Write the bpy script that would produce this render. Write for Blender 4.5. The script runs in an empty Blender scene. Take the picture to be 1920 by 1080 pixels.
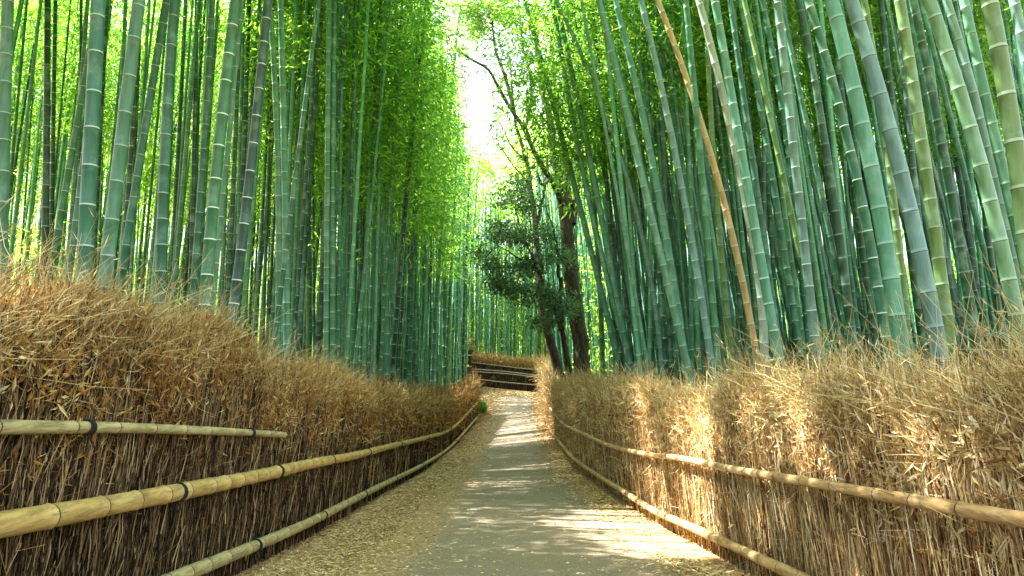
import bpy, math, random
import numpy as np
from mathutils import Vector
random.seed(7); RNG = np.random.default_rng(11)
sc = bpy.context.scene
C = sc.collection
R = math.radians
# ------------------------------------------------------------------ camera, sky, sun, exposure
F = 1387.0; PITCH = R(8.21); CZ = 1.3
cam_d = bpy.data.cameras.new('camera'); cam = bpy.data.objects.new('camera', cam_d); C.objects.link(cam)
cam.location = (0, 0, CZ); cam.rotation_euler = (R(90)+PITCH, 0, 0)
cam_d.sensor_width = 36; cam_d.lens = F/1920*36; cam_d.clip_end = 1000; cam_d.clip_start = .05
sc.camera = cam
SUN = Vector((-.66, .20, .86)).normalized()
w = bpy.data.worlds.new('World'); sc.world = w; w.use_nodes = True
nt = w.node_tree; bg = nt.nodes['Background']
sky = nt.nodes.new('ShaderNodeTexSky'); sky.sky_type = 'NISHITA'; sky.sun_disc = False
sky.sun_elevation = math.asin(SUN.z); sky.sun_rotation = math.atan2(SUN.x, SUN.y)
sky.dust_density = 4.0
mx = nt.nodes.new('ShaderNodeMix'); mx.data_type = 'RGBA'; mx.inputs[0].default_value = .55   # thin white overcast
mx.inputs[7].default_value = (4.7, 5.1, 5.5, 1); nt.links.new(sky.outputs[0], mx.inputs[6])
nt.links.new(mx.outputs[2], bg.inputs[0]); bg.inputs[1].default_value = .09
sd = bpy.data.lights.new('sun', 'SUN'); sd.energy = 5.0; sd.angle = R(.6); sd.color = (1, .96, .90)
so = bpy.data.objects.new('sun', sd); C.objects.link(so)
so.rotation_euler = SUN.to_track_quat('Z', 'Y').to_euler()
sc.view_settings.view_transform = 'Standard'; sc.view_settings.look = 'None'
sc.view_settings.exposure = 3.15; sc.view_settings.gamma = 1
sc.cycles.use_denoising = True
sc.cycles.max_bounces = 7; sc.cycles.diffuse_bounces = 5; sc.cycles.glossy_bounces = 2
sc.cycles.transmission_bounces = 3; sc.cycles.sample_clamp_indirect = 6
sc.cycles.caustics_reflective = False; sc.cycles.caustics_refractive = False

def unp(px, py, d):
    u = (px-960)/F; v = (py-540)/F
    cy = math.cos(PITCH)+v*math.sin(PITCH); cz = math.sin(PITCH)-v*math.cos(PITCH)
    return np.array([u/cy*d, d, cz/cy*d+CZ])

# ------------------------------------------------------------------ materials
def newmat(name):
    m = bpy.data.materials.new(name); m.use_nodes = True
    n = m.node_tree.nodes; b = n['Principled BSDF']; return m, m.node_tree, n, b
def ramp(nt, fac, stops):
    r = nt.nodes.new('ShaderNodeValToRGB'); e = r.color_ramp.elements
    while len(e) < len(stops): e.new(.5)
    for k, (p, c) in enumerate(stops): e[k].position = p; e[k].color = (*c, 1)
    nt.links.new(fac, r.inputs[0]); return r.outputs[0]
def noise(nt, scale, detail=4, vec=None, rough=.6):
    t = nt.nodes.new('ShaderNodeTexNoise'); t.inputs['Scale'].default_value = scale
    t.inputs['Detail'].default_value = detail; t.inputs['Roughness'].default_value = rough
    if vec is not None: nt.links.new(vec, t.inputs['Vector'])
    return t.outputs['Fac']
def coord(nt, which='Object', scale=(1, 1, 1)):
    t = nt.nodes.new('ShaderNodeTexCoord'); m = nt.nodes.new('ShaderNodeMapping')
    m.inputs['Scale'].default_value = scale; nt.links.new(t.outputs[which], m.inputs[0]); return m.outputs[0]
def mixc(nt, fac, a, b, mode='MIX'):
    m = nt.nodes.new('ShaderNodeMix'); m.data_type = 'RGBA'; m.blend_type = mode
    for s, v in ((m.inputs[0], fac), (m.inputs[6], a), (m.inputs[7], b)):
        if hasattr(v, 'links'): nt.links.new(v, s)
        elif isinstance(v, tuple): s.default_value = (*v, 1)
        else: s.default_value = v
    return m.outputs[2]
def bump(nt, b, h, strength=.5, dist=.01):
    x = nt.nodes.new('ShaderNodeBump'); x.inputs['Strength'].default_value = strength
    x.inputs['Distance'].default_value = dist; nt.links.new(h, x.inputs['Height'])
    nt.links.new(x.outputs[0], b.inputs['Normal'])
def attr(nt, name):
    a = nt.nodes.new('ShaderNodeAttribute'); a.attribute_name = name; return a

def culm_mats(suffix, tinted):
    """green skin, dark node line, pale waxy band; colour from the object's own colour or a per-culm tint"""
    out = []
    for kind in range(3):
        m, nt, n, b = newmat(('bamboo_skin', 'bamboo_node_line', 'bamboo_wax_band')[kind]+suffix)
        if tinted: col = attr(nt, 'tint').outputs['Color']; wax = None
        else:
            oi = nt.nodes.new('ShaderNodeObjectInfo'); col = oi.outputs['Color']; wax = oi.outputs['Alpha']
        vec = coord(nt, 'Object', (9, 9, 1.1))
        streak = noise(nt, 2.2, 5, vec); blot = noise(nt, 1.3, 5, coord(nt, 'Object', (2.5, 2.5, 2.5)))
        if kind == 0:
            k = ramp(nt, streak, [(.3, (.62, .66, .62)), (.55, (1, 1, 1)), (.75, (1.35, 1.25, 1.3))])
            c = mixc(nt, 1.0, col, k, 'MULTIPLY')
            f = ramp(nt, blot, [(.50, (0, 0, 0)), (.70, (.55, .55, .55))])
            c = mixc(nt, f, c, (.23, .42, .31))
            f2 = ramp(nt, noise(nt, 3.0, 3, coord(nt, 'Object', (3, 3, .7))), [(.58, (0, 0, 0)), (.75, (.5, .5, .5))])
            c = mixc(nt, f2, c, mixc(nt, 1.0, col, (.45, .5, .35), 'MULTIPLY'))
        elif kind == 1:
            c = mixc(nt, .75, col, (.02, .03, .02))
        else:
            if wax is None: c = mixc(nt, .5, col, (.50, .58, .46))
            else: c = mixc(nt, wax, col, (.62, .70, .58))
        nt.links.new(c, b.inputs['Base Color']); b.inputs['Roughness'].default_value = .42 if kind == 0 else .6
        b.inputs['Specular IOR Level'].default_value = .45
        out.append(m)
    return out
CULM = culm_mats('', False); CULMT = culm_mats('_thicket', True)

def leaf_mat(name, stops, tstops, trans=.5, rough=.5, spec=.3):
    m, nt, n, b = newmat(name)
    a = attr(nt, 'rnd').outputs['Fac']
    nt.links.new(ramp(nt, a, stops), b.inputs['Base Color']); b.inputs['Roughness'].default_value = rough
    b.inputs['Specular IOR Level'].default_value = spec
    if trans > 0:
        t = nt.nodes.new('ShaderNodeBsdfTranslucent'); nt.links.new(ramp(nt, a, tstops), t.inputs[0])
        x = nt.nodes.new('ShaderNodeMixShader'); x.inputs[0].default_value = trans
        nt.links.new(b.outputs[0], x.inputs[1]); nt.links.new(t.outputs[0], x.inputs[2])
        nt.links.new(x.outputs[0], n['Material Output'].inputs[0])
    return m
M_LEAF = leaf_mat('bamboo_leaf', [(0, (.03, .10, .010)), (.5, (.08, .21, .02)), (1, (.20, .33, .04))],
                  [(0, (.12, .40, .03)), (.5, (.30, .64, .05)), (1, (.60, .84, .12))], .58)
M_LEAF_FAR = leaf_mat('bamboo_leaf_sun_tint', [(0, (.06, .16, .015)), (.5, (.16, .31, .025)), (1, (.32, .42, .05))],
                  [(0, (.16, .42, .02)), (.5, (.42, .72, .05)), (1, (.86, .92, .22))], .6)  # lit copy of the bamboo leaf, sunlight put into its brighter, yellower colours
M_TREELEAF = leaf_mat('tree_leaf', [(0, (.04, .10, .015)), (.5, (.09, .19, .03)), (1, (.18, .28, .05))],
                  [(0, (.14, .36, .03)), (.5, (.32, .56, .06)), (1, (.60, .75, .15))], .5)
M_DARKLEAF = leaf_mat('glossy_dark_leaf', [(0, (.012, .045, .014)), (.6, (.04, .12, .045)), (1, (.14, .26, .12))],
                  [(0, (.05, .15, .03)), (1, (.22, .42, .10))], .35, .3, .6)
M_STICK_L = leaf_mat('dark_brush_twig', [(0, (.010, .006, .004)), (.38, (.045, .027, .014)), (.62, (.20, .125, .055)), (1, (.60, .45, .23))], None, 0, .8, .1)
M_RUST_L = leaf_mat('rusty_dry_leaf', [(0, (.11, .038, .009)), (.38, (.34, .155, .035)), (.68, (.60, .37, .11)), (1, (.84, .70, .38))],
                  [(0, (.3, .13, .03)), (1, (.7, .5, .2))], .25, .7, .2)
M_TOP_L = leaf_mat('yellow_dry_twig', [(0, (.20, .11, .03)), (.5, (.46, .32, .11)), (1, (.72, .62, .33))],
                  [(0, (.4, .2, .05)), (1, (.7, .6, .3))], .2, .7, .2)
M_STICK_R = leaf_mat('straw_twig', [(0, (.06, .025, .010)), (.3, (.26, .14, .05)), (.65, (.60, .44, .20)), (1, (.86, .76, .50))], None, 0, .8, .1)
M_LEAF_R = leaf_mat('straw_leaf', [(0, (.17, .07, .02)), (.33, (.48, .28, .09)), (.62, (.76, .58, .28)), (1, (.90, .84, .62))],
                  [(0, (.4, .2, .05)), (1, (.8, .65, .35))], .25, .7, .2)
M_LITTER = leaf_mat('fallen_leaf', [(0, (.18, .075, .025)), (.35, (.45, .265, .10)), (.7, (.72, .52, .25)), (1, (.88, .77, .52))], None, 0, .8, .15)

def simple(name, stops, scale, sc3=(1, 1, 1), rough=.8, bs=.4, bd=.01, which='Object', spec=.3):
    m, nt, n, b = newmat(name); f = noise(nt, scale, 6, coord(nt, which, sc3), .65)
    nt.links.new(ramp(nt, f, stops), b.inputs['Base Color']); b.inputs['Roughness'].default_value = rough
    b.inputs['Specular IOR Level'].default_value = spec
    if bs: bump(nt, b, f, bs, bd)
    return m
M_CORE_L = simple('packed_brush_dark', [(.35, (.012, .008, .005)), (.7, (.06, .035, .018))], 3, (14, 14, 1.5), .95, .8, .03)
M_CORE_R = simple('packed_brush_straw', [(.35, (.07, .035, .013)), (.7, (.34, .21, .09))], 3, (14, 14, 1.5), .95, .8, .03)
M_BARK = simple('dark_bark', [(.3, (.02, .014, .010)), (.55, (.065, .045, .03)), (.75, (.15, .12, .08))], 5, (3, 3, .6), .9, .9, .03)
M_BARKM = simple('mossy_bark', [(.3, (.018, .014, .010)), (.5, (.06, .045, .028)), (.68, (.10, .10, .045)), (.8, (.17, .15, .10))], 4, (3, 3, .7), .9, .9, .03)
M_TIE = simple('black_rope', [(.3, (.008, .007, .006)), (.7, (.03, .026, .022))], 60, (1, 1, 1), .8, .5, .003)
def rail_mat(name, a, b_, c, d):
    m, nt, n, b = newmat(name)
    f = noise(nt, 2.6, 8, coord(nt, 'Object', (3, 1.4, 5)), .75); g = noise(nt, 11, 7, coord(nt, 'Object', (1, .35, 4)), .8)
    col = ramp(nt, f, [(.3, a), (.5, b_), (.72, c)])
    k = ramp(nt, g, [(.46, (0, 0, 0)), (.62, (.9, .9, .9))])
    nt.links.new(mixc(nt, k, col, d), b.inputs['Base Color']); b.inputs['Roughness'].default_value = .5
    bump(nt, b, g, .3, .004); return m
M_RAIL = rail_mat('yellow_bamboo_rail', (.38, .23, .06), (.58, .38, .12), (.66, .48, .20), (.22, .16, .05))
M_RAIL2 = rail_mat('weathered_bamboo_rail', (.28, .22, .09), (.46, .38, .17), (.55, .46, .25), (.14, .11, .05))
M_RAILR = rail_mat('tan_bamboo_rail', (.42, .24, .09), (.58, .37, .16), (.68, .50, .27), (.26, .12, .05))
M_RAILG = rail_mat('grey_bamboo_rail', (.30, .27, .22), (.42, .38, .33), (.55, .5, .45), (.2, .16, .13))
M_RNODE = simple('rail_node_line', [(.3, (.05, .03, .012)), (.7, (.14, .08, .03))], 20, (1, 1, 1), .8, 0)

def path_material():
    m, nt, n, b = newmat('worn_asphalt')
    co = coord(nt, 'Object')
    g = noise(nt, 90, 3, co, .8); big = noise(nt, .9, 5, co); g2 = noise(nt, 30, 4, co, .7)
    base = ramp(nt, g, [(.34, (.075, .060, .042)), (.52, (.23, .185, .13)), (.68, (.45, .385, .28))])
    base = mixc(nt, ramp(nt, big, [(.35, (0, 0, 0)), (.7, (.5, .5, .5))]), base, (.21, .155, .085))
    # crushed straw-coloured leaf dust trodden into the left side and in specks
    sp = nt.nodes.new('ShaderNodeSeparateXYZ'); nt.links.new(co, sp.inputs[0])
    mr = nt.nodes.new('ShaderNodeMapRange'); nt.links.new(sp.outputs[0], mr.inputs[0])
    for k, v in zip(range(1, 5), (-1.35, -.55, .34, -.06)): mr.inputs[k].default_value = v
    mr2 = nt.nodes.new('ShaderNodeMapRange'); nt.links.new(sp.outputs[0], mr2.inputs[0])
    for k, v in zip(range(1, 5), (1.1, 1.6, 0, .22)): mr2.inputs[k].default_value = v
    ad = nt.nodes.new('ShaderNodeMath'); ad.operation = 'ADD'
    nt.links.new(mr.outputs[0], ad.inputs[0]); nt.links.new(mr2.outputs[0], ad.inputs[1])
    a2 = nt.nodes.new('ShaderNodeMath'); a2.operation = 'ADD'
    nt.links.new(ad.outputs[0], a2.inputs[0]); nt.links.new(g2, a2.inputs[1])
    k = ramp(nt, a2.outputs[0], [(.56, (0, 0, 0)), (.76, (.9, .9, .9))])
    lit = ramp(nt, noise(nt, 55, 3, co, .8), [(.35, (.13, .07, .028)), (.5, (.38, .24, .105)), (.66, (.62, .46, .25))])
    nt.links.new(mixc(nt, k, base, lit), b.inputs['Base Color']); b.inputs['Roughness'].default_value = .9
    bump(nt, b, g, .6, .006); return m
M_PATH = path_material()
def ground_material():
    m, nt, n, b = newmat('leaf_strewn_earth')
    co = coord(nt, 'Object'); g = noise(nt, 40, 5, co, .8); big = noise(nt, .7, 5, co)
    c1 = ramp(nt, g, [(.35, (.05, .03, .012)), (.5, (.21, .135, .055)), (.66, (.45, .33, .16))])
    c2 = ramp(nt, g, [(.35, (.03, .045, .012)), (.6, (.10, .16, .03))])
    nt.links.new(mixc(nt, ramp(nt, big, [(.52, (0, 0, 0)), (.66, (.7, .7, .7))]), c1, c2), b.inputs['Base Color'])
    b.inputs['Roughness'].default_value = .95; bump(nt, b, g, .8, .02); return m
M_GROUND = ground_material()
M_HILL = simple('wooded_slope', [(.35, (.015, .035, .008)), (.5, (.05, .10, .02)), (.7, (.12, .20, .03))], 1.2, (1, 1, .5), 1, 1, .5)
M_MOSS = leaf_mat('fern_green', [(0, (.03, .08, .01)), (1, (.16, .30, .04))], [(0, (.1, .3, .02)), (1, (.4, .6, .08))], .4)

# ------------------------------------------------------------------ mesh helpers
def mk(name, V, Q, mats, midx=None, rnd=None, tint=None, smooth=False, parent=None, cat=None, label=None, group=None, kind=None):
    V = np.asarray(V, dtype=np.float32); Q = np.asarray(Q, dtype=np.int32)
    me = bpy.data.meshes.new(name); k = Q.shape[1]
    me.vertices.add(len(V)); me.vertices.foreach_set('co', V.ravel())
    me.loops.add(Q.size); me.loops.foreach_set('vertex_index', Q.ravel())
    me.polygons.add(len(Q)); me.polygons.foreach_set('loop_start', np.arange(0, Q.size, k, dtype=np.int32))
    me.polygons.foreach_set('loop_total', np.full(len(Q), k, dtype=np.int32))
    for m in mats: me.materials.append(m)
    if midx is not None: me.polygons.foreach_set('material_index', np.asarray(midx, dtype=np.int32))
    me.update(calc_edges=True)
    me.polygons.foreach_set('use_smooth', np.full(len(Q), smooth, dtype=bool))
    if rnd is not None:
        a = me.attributes.new('rnd', 'FLOAT', 'FACE'); a.data.foreach_set('value', np.clip(np.asarray(rnd, dtype=np.float32), 0, 1))
    if tint is not None:
        a = me.attributes.new('tint', 'FLOAT_COLOR', 'POINT')
        a.data.foreach_set('color', np.concatenate([tint, np.ones((len(tint), 1))], 1).astype(np.float32).ravel())
    o = bpy.data.objects.new(name, me); C.objects.link(o)
    if parent: o.parent = parent
    tag(o, cat, label, group, kind); return o
def tag(o, cat=None, label=None, group=None, kind=None):
    if label: o['label'] = label
    if cat: o['category'] = cat
    if group: o['group'] = group
    if kind: o['kind'] = kind
    return o
def empty(name, loc, cat, label, group=None):
    o = bpy.data.objects.new(name, None); C.objects.link(o); o.location = loc
    o.empty_display_size = .2; return tag(o, cat, label, group)
def unit(a): return a/np.maximum(np.linalg.norm(a, axis=-1, keepdims=True), 1e-9)

def leaves(P, D, L, W):
    """one kite-shaped blade per point: root P, direction D, length L, width W"""
    n = len(P); D = unit(D); r = RNG.normal(size=(n, 3)); B = unit(np.cross(D, r)); N = np.cross(D, B)
    L = np.broadcast_to(L, (n,))[:, None]; W = np.broadcast_to(W, (n,))[:, None]
    V = np.stack([P, P+D*L*.4+B*W*.5, P+D*L-N*L*.12, P+D*L*.4-B*W*.5], 1).reshape(-1, 3)
    return V, np.arange(4*n).reshape(n, 4)
def sprays(Cn, k, spread, L, W, out=None, droop=.5):
    """fans of k blades round every centre"""
    n = len(Cn); P = np.repeat(Cn, k, 0)+RNG.normal(size=(n*k, 3))*spread*np.array([1, 1, .55])
    D = RNG.normal(size=(n*k, 3))*.75
    if out is not None: D += np.repeat(out, k, 0)*.7
    D[:, 2] -= droop
    L = L*RNG.uniform(.6, 1.25, n*k); W = W*RNG.uniform(.7, 1.2, n*k)
    V, Q = leaves(P, D, L, W)
    rnd = np.repeat(RNG.normal(.5, .22, n), k)+RNG.normal(0, .2, n*k)
    return V, Q, rnd
def merge(parts):
    """parts: (V, Q, rnd[, midx])"""
    off = 0; Vs, Qs, Rs, Ms = [], [], [], []
    for p in parts:
        V, Q, r = p[:3]; Vs.append(V); Qs.append(Q+off); Rs.append(r); off += len(V)
        Ms.append(np.full(len(Q), p[3] if len(p) > 3 else 0))
    return np.concatenate(Vs), np.concatenate(Qs), np.concatenate(Rs), np.concatenate(Ms)
def sticks(P0, P1, wd, bend=0):
    """thin three-sided twigs in two segments"""
    n = len(P0); D = unit(P1-P0); A = unit(np.cross(D, RNG.normal(size=(n, 3)))); B = np.cross(D, A)
    Pm = (P0+P1)/2+A*bend*np.linalg.norm(P1-P0, axis=1, keepdims=True)
    wd = np.broadcast_to(wd, (n,))[:, None]; rings = []
    for P, s in ((P0, 1.), (Pm, .85), (P1, .45)):
        for k in range(3):
            t = 2*math.pi*k/3; rings.append(P+(A*math.cos(t)+B*math.sin(t))*wd*.5*s)
    V = np.stack(rings, 1).reshape(-1, 3); q = []
    for s in range(2):
        for k in range(3): q.append([s*3+k, s*3+(k+1) % 3, s*3+3+(k+1) % 3, s*3+3+k])
    Q = (np.arange(n)[:, None, None]*9+np.array(q)[None]).reshape(-1, 4)
    return V, Q
def tube(pts, rad, sides=10, noisy=0):
    pts = np.asarray(pts, float); n = len(pts); T = unit(np.gradient(pts, axis=0))
    ref = np.array([0, 1., 0]) if abs(T[n//2][1]) < .8 else np.array([0, 0, 1.])
    A = unit(np.cross(T, ref)); B = np.cross(T, A); t = np.arange(sides)*2*math.pi/sides
    rr = np.asarray(rad, float)[:, None, None]*np.ones((n, sides, 1))
    if noisy: rr *= 1+RNG.normal(0, noisy, (n, sides, 1))
    V = pts[:, None]+rr*(A[:, None]*np.cos(t)[None, :, None]+B[:, None]*np.sin(t)[None, :, None])
    i = np.arange(n-1)[:, None]; k = np.arange(sides)[None]
    Q = np.stack([i*sides+k, i*sides+(k+1) % sides, (i+1)*sides+(k+1) % sides, (i+1)*sides+k], -1).reshape(-1, 4)
    return V.reshape(-1, 3), Q
def smooth_line(ctrl, n):
    ctrl = np.asarray(ctrl, float); s = np.concatenate([[0], np.cumsum(np.linalg.norm(np.diff(ctrl, axis=0), axis=1))])
    t = np.linspace(0, s[-1], n); m = np.gradient(ctrl, s, axis=0); out = np.zeros((n, 3))
    for j, x in enumerate(t):
        i = min(max(np.searchsorted(s, x, side='right')-1, 0), len(s)-2); h = s[i+1]-s[i]; u = (x-s[i])/h
        out[j] = (2*u**3-3*u*u+1)*ctrl[i]+(u**3-2*u*u+u)*h*m[i]+(-2*u**3+3*u*u)*ctrl[i+1]+(u**3-u*u)*h*m[i+1]
    return out

# ------------------------------------------------------------------ the lie of the land, read along both fences
LL = [(310, 1080, 5.4), (550, 985, 8.6), (640, 942, 11.3), (705, 910, 14.4), (790, 870, 20.5), (850, 828, 30), (892, 783, 37)]
LU = [(0, 980, 3.55), (300, 922, 5.3), (490, 885, 7.5), (550, 872, 8.6), (640, 856, 11.3), (720, 838, 15), (785, 821, 20.5), (845, 797, 30), (892, 755, 37)]
LT = [(0, 801, 3.5), (130, 801, 4.15), (300, 806, 5.3), (425, 811, 6.6), (518, 816, 7.8)]
RL = [(1530, 1080, 5.4), (1310, 985, 8.6), (1250, 960, 10.2), (1180, 920, 12.5), (1100, 872, 16.5), (1058, 832, 24), (1036, 805, 29), (1026, 780, 33)]
RU = [(1920, 965, 3.15), (1695, 925, 4.2), (1580, 907, 4.95), (1410, 880, 6.8), (1280, 857, 9.2), (1230, 853, 10.4), (1160, 835, 13.5), (1100, 812, 16.5), (1058, 790, 24), (1036, 765, 29), (1026, 750, 33)]
l3 = np.array([unp(*p) for p in LL]); r3 = np.array([unp(*p) for p in RL])
def tab(d3, before, after):
    Y = np.concatenate([[b[0] for b in before], d3[:, 1], [a[0] for a in after]])
    X = np.concatenate([[b[1] for b in before], d3[:, 0], [a[1] for a in after]])
    Z = np.concatenate([[b[2] for b in before], d3[:, 2]-.24, [a[2] for a in after]])
    yy = np.linspace(-8, 80, 353); k = np.hanning(11); k /= k.sum()
    f = lambda v: np.convolve(np.pad(np.interp(yy, Y, v), 5, 'edge'), k, 'valid')
    return yy, f(X), f(Z)
yyL, xL_, zL_ = tab(l3, [(-8, -2.40, .38), (0, -2.42, .02)], [(41, -1.75, CZ-.55), (45, -2.2, CZ-.10), (50, -2.7, CZ+.62), (60, -3, CZ+.9), (80, -3, CZ+1.)])
yyR, xR_, zR_ = tab(r3, [(-8, 2.08, .38), (0, 2.10, .02)], [(38, 1.62, CZ-.75), (41, 1.7, CZ-.45), (45, 1.9, CZ-.17), (50, 2.1, CZ+.12), (60, 3, CZ+.5), (80, 3, CZ+.8)])
xL = lambda y: np.interp(y, yyL, xL_); zL = lambda y: np.interp(y, yyL, zL_)
xR = lambda y: np.interp(y, yyR, xR_); zR = lambda y: np.interp(y, yyR, zR_)
def G(x, y):
    x = np.asarray(x, float); y = np.asarray(y, float)
    a, b = xL(y), xR(y); t = np.clip((x-a)/(b-a), 0, 1); z = zL(y)*(1-t)+zR(y)*t
    dl = np.clip(a-x-.3, 0, 40); dr = np.clip(x-b-.3, 0, 40)
    z = z+np.minimum(dl*.17, 1.5+dl*.02)+np.minimum(dr*.09, .9+dr*.02)
    return z+.04*np.sin(x*1.7+y*.6)*np.clip(dl+dr, 0, 1)

# ground: one sheet out to the horizon
gx = np.concatenate([[-400, -200, -100, -60], np.linspace(-40, -8, 33), np.linspace(-7.5, 7.5, 76), np.linspace(8, 40, 33), [60, 100, 200, 400]])
gy = np.concatenate([[-200, -60, -20], np.linspace(-8, 80, 265), [100, 150, 250, 500]])
X, Y = np.meshgrid(gx, gy); Z = G(X, Y)
V = np.stack([X, Y, Z], -1).reshape(-1, 3); nx = len(gx)
i, k = np.meshgrid(np.arange(len(gy)-1), np.arange(nx-1), indexing='ij')
Q = np.stack([i*nx+k, i*nx+k+1, (i+1)*nx+k+1, (i+1)*nx+k], -1).reshape(-1, 4)
mk('ground', V, Q, [M_GROUND], smooth=True, kind='structure')
# wooded hillside that closes the view all round
th = np.linspace(R(-75), R(75), 90); rr_ = np.linspace(64, 130, 24); TH, RR = np.meshgrid(th, rr_)
hx, hy = np.sin(TH)*RR*.95, np.cos(TH)*RR; hz = np.clip((RR-66)*.42, -6, 17)*(1-.35*np.exp(-(TH+.06)**2/.004))+.8+1.2*np.sin(TH*17)+.8*np.sin(TH*41+RR*.2)
i, k = np.meshgrid(np.arange(23), np.arange(89), indexing='ij')
mk('hill', np.stack([hx, hy, hz], -1).reshape(-1, 3), np.stack([i*90+k, i*90+k+1, (i+1)*90+k+1, (i+1)*90+k], -1).reshape(-1, 4), [M_HILL], smooth=True, kind='structure')
# path sheet
py_ = np.concatenate([np.linspace(-6, 40, 185), np.linspace(40.2, 45.6, 24)])
cx = np.interp(py_, [-6, 10, 20, 30, 38, 42, 44.5, 46.5, 47.5], [.0, 0, -.15, -.35, -.15, .2, .9, 2.6, 4.5])
hw = np.interp(py_, [-6, 12, 25, 38, 42, 46, 47.5], [1.62, 1.55, 1.5, 1.45, 1.45, 1.6, 1.6])
NX = 15; rows = []
for q, t in enumerate(np.linspace(-1, 1, NX)):
    e = hw*t+cx+(.06*np.sin(py_*2.1+q)+.03*np.sin(py_*5.3))*(abs(t) > .99); rows.append(np.stack([e, py_, G(e, py_)+.006], -1))
V = np.stack(rows, 1).reshape(-1, 3)
i, k = np.meshgrid(np.arange(len(py_)-1), np.arange(NX-1), indexing='ij')
mk('path', V, np.stack([i*NX+k, i*NX+k+1, (i+1)*NX+k+1, (i+1)*NX+k], -1).reshape(-1, 4), [M_PATH], smooth=True, kind='structure')

# ------------------------------------------------------------------ fallen leaves
def litter():
    n = 190000; d = 2.6*np.exp(RNG.random(n)*math.log(49.8/2.6)); t = RNG.random(n)
    side = RNG.random(n) < .60; a, b = xL(d), xR(d)
    x = np.where(side, a+np.abs(RNG.normal(0, .62, n)), b-np.abs(RNG.normal(0, .34, n)))
    m = (RNG.random(n) < .035) | (d > 45.4); x = np.where(m, a+(b-a)*t, x); ok = (x > a-.1) & (x < b+.1); x, d = x[ok], d[ok]; n = len(x)
    P = np.stack([x, d, G(x, d)+.008+RNG.random(n)*.012], -1); ang = RNG.random(n)*2*math.pi
    D = np.stack([np.cos(ang), np.sin(ang), RNG.normal(0, .12, n)], -1); B = np.stack([-np.sin(ang), np.cos(ang), RNG.normal(0, .3, n)], -1)
    s = np.maximum(1, d/9)**.6; L = (RNG.gamma(3.2, .011, n)*s+.012)[:, None]; W = (RNG.uniform(.0025, .009, n)*s)[:, None]
    V = np.stack([P, P+D*L*.4+B*W, P+D*L, P+D*L*.4-B*W], 1).reshape(-1, 3)
    mk('fallen_leaves', V, np.arange(4*n).reshape(n, 4), [M_LITTER], rnd=RNG.normal(.5, .25, n), kind='stuff',
       cat='fallen leaves', label='straw coloured fallen bamboo leaves strewn along both edges of the path')
litter()

# ------------------------------------------------------------------ brushwood fences
def fence_line(side):
    if side < 0: return xL, zL
    return xR, zR
def rail(name, pts, rad, mat, parent, node=.33, nodes=True, label=None):
    pts = np.asarray(pts); n = max(8, int(np.linalg.norm(np.diff(pts, axis=0), axis=1).sum()/.12))
    c = smooth_line(pts, n); seg = np.concatenate([[0], np.cumsum(np.linalg.norm(np.diff(c, axis=0), axis=1))])
    s = list(np.arange(.0, seg[-1], .15)); mid = []; x = .1
    while x < seg[-1]-.1:
        mid.append(x); x += node*random.uniform(.75, 1.3)
    knots = sorted([(q, 0) for q in s if all(abs(q-m_) > .03 for m_ in mid)]+[(m_+o_, t_) for m_ in mid for o_, t_ in ((-.012, 0), (-.006, 1), (.005, 2), (.014, 0))])
    ss = np.array([q for q, _ in knots]); ty = np.array([t for _, t in knots])
    P = np.stack([np.interp(ss, seg, c[:, a]) for a in range(3)], -1)
    taper = np.interp(ss, [0, seg[-1]], [rad[0], rad[1]]); wob = 1+.03*np.sin(ss*3.1)
    V, Q = tube(P, taper*wob*np.where(ty > 0, 1.09, 1), 12)
    mi = np.repeat((ty[:-1] == 1).astype(int), 12)
    caps_V = []
    for e in (0, -1): caps_V.append(P[e])
    base = len(V); V = np.concatenate([V, np.array(caps_V)])
    capq = [[base, k, (k+1) % 12, (k+1) % 12] for k in range(12)]
    o = mk(name, V, Q, [mat, M_RNODE], mi, smooth=True, parent=parent)
    # end discs
    me = o.data
    if label: o['label'] = label
    return o, c
def ties(rail_obj, c, ds, rad):
    for d in ds:
        i = int(np.argmin(abs(c[:, 1]-d))); i = min(max(i, 1), len(c)-2); T = unit(c[i+1]-c[i-1]); parts = []
        for k in range(4):
            o = T*(k-1.5)*.013+T*random.uniform(-.003, .003); A = unit(np.cross(T, [0, 0, 1.])); B = np.cross(A, T); th = np.linspace(0, 2*math.pi, 17); T_ = T*1.0
            ringp = c[i]+o+np.stack([A*math.cos(t)+B*math.sin(t) for t in th])*(rad+.003)+np.outer(np.sin(th+k), T)*.006
            V, Q = tube(ringp, np.full(17, .0055)*RNG.uniform(.8, 1.2, 17), 6); parts.append((V, Q, np.zeros(len(Q))))
        for s in (-1, 1):   # two loose rope ends
            p = c[i]+np.array([0, 0, -rad]); q = np.array([[0, 0, 0], [s*.012, s*.02, -.03], [s*.02, s*.045, -.075]])+p
            V, Q = tube(q, [.006, .005, .003], 5); parts.append((V, Q, np.zeros(len(Q))))
        V, Q, r, m = merge(parts); mk('tie', V, Q, [M_TIE], smooth=True, parent=rail_obj)

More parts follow.
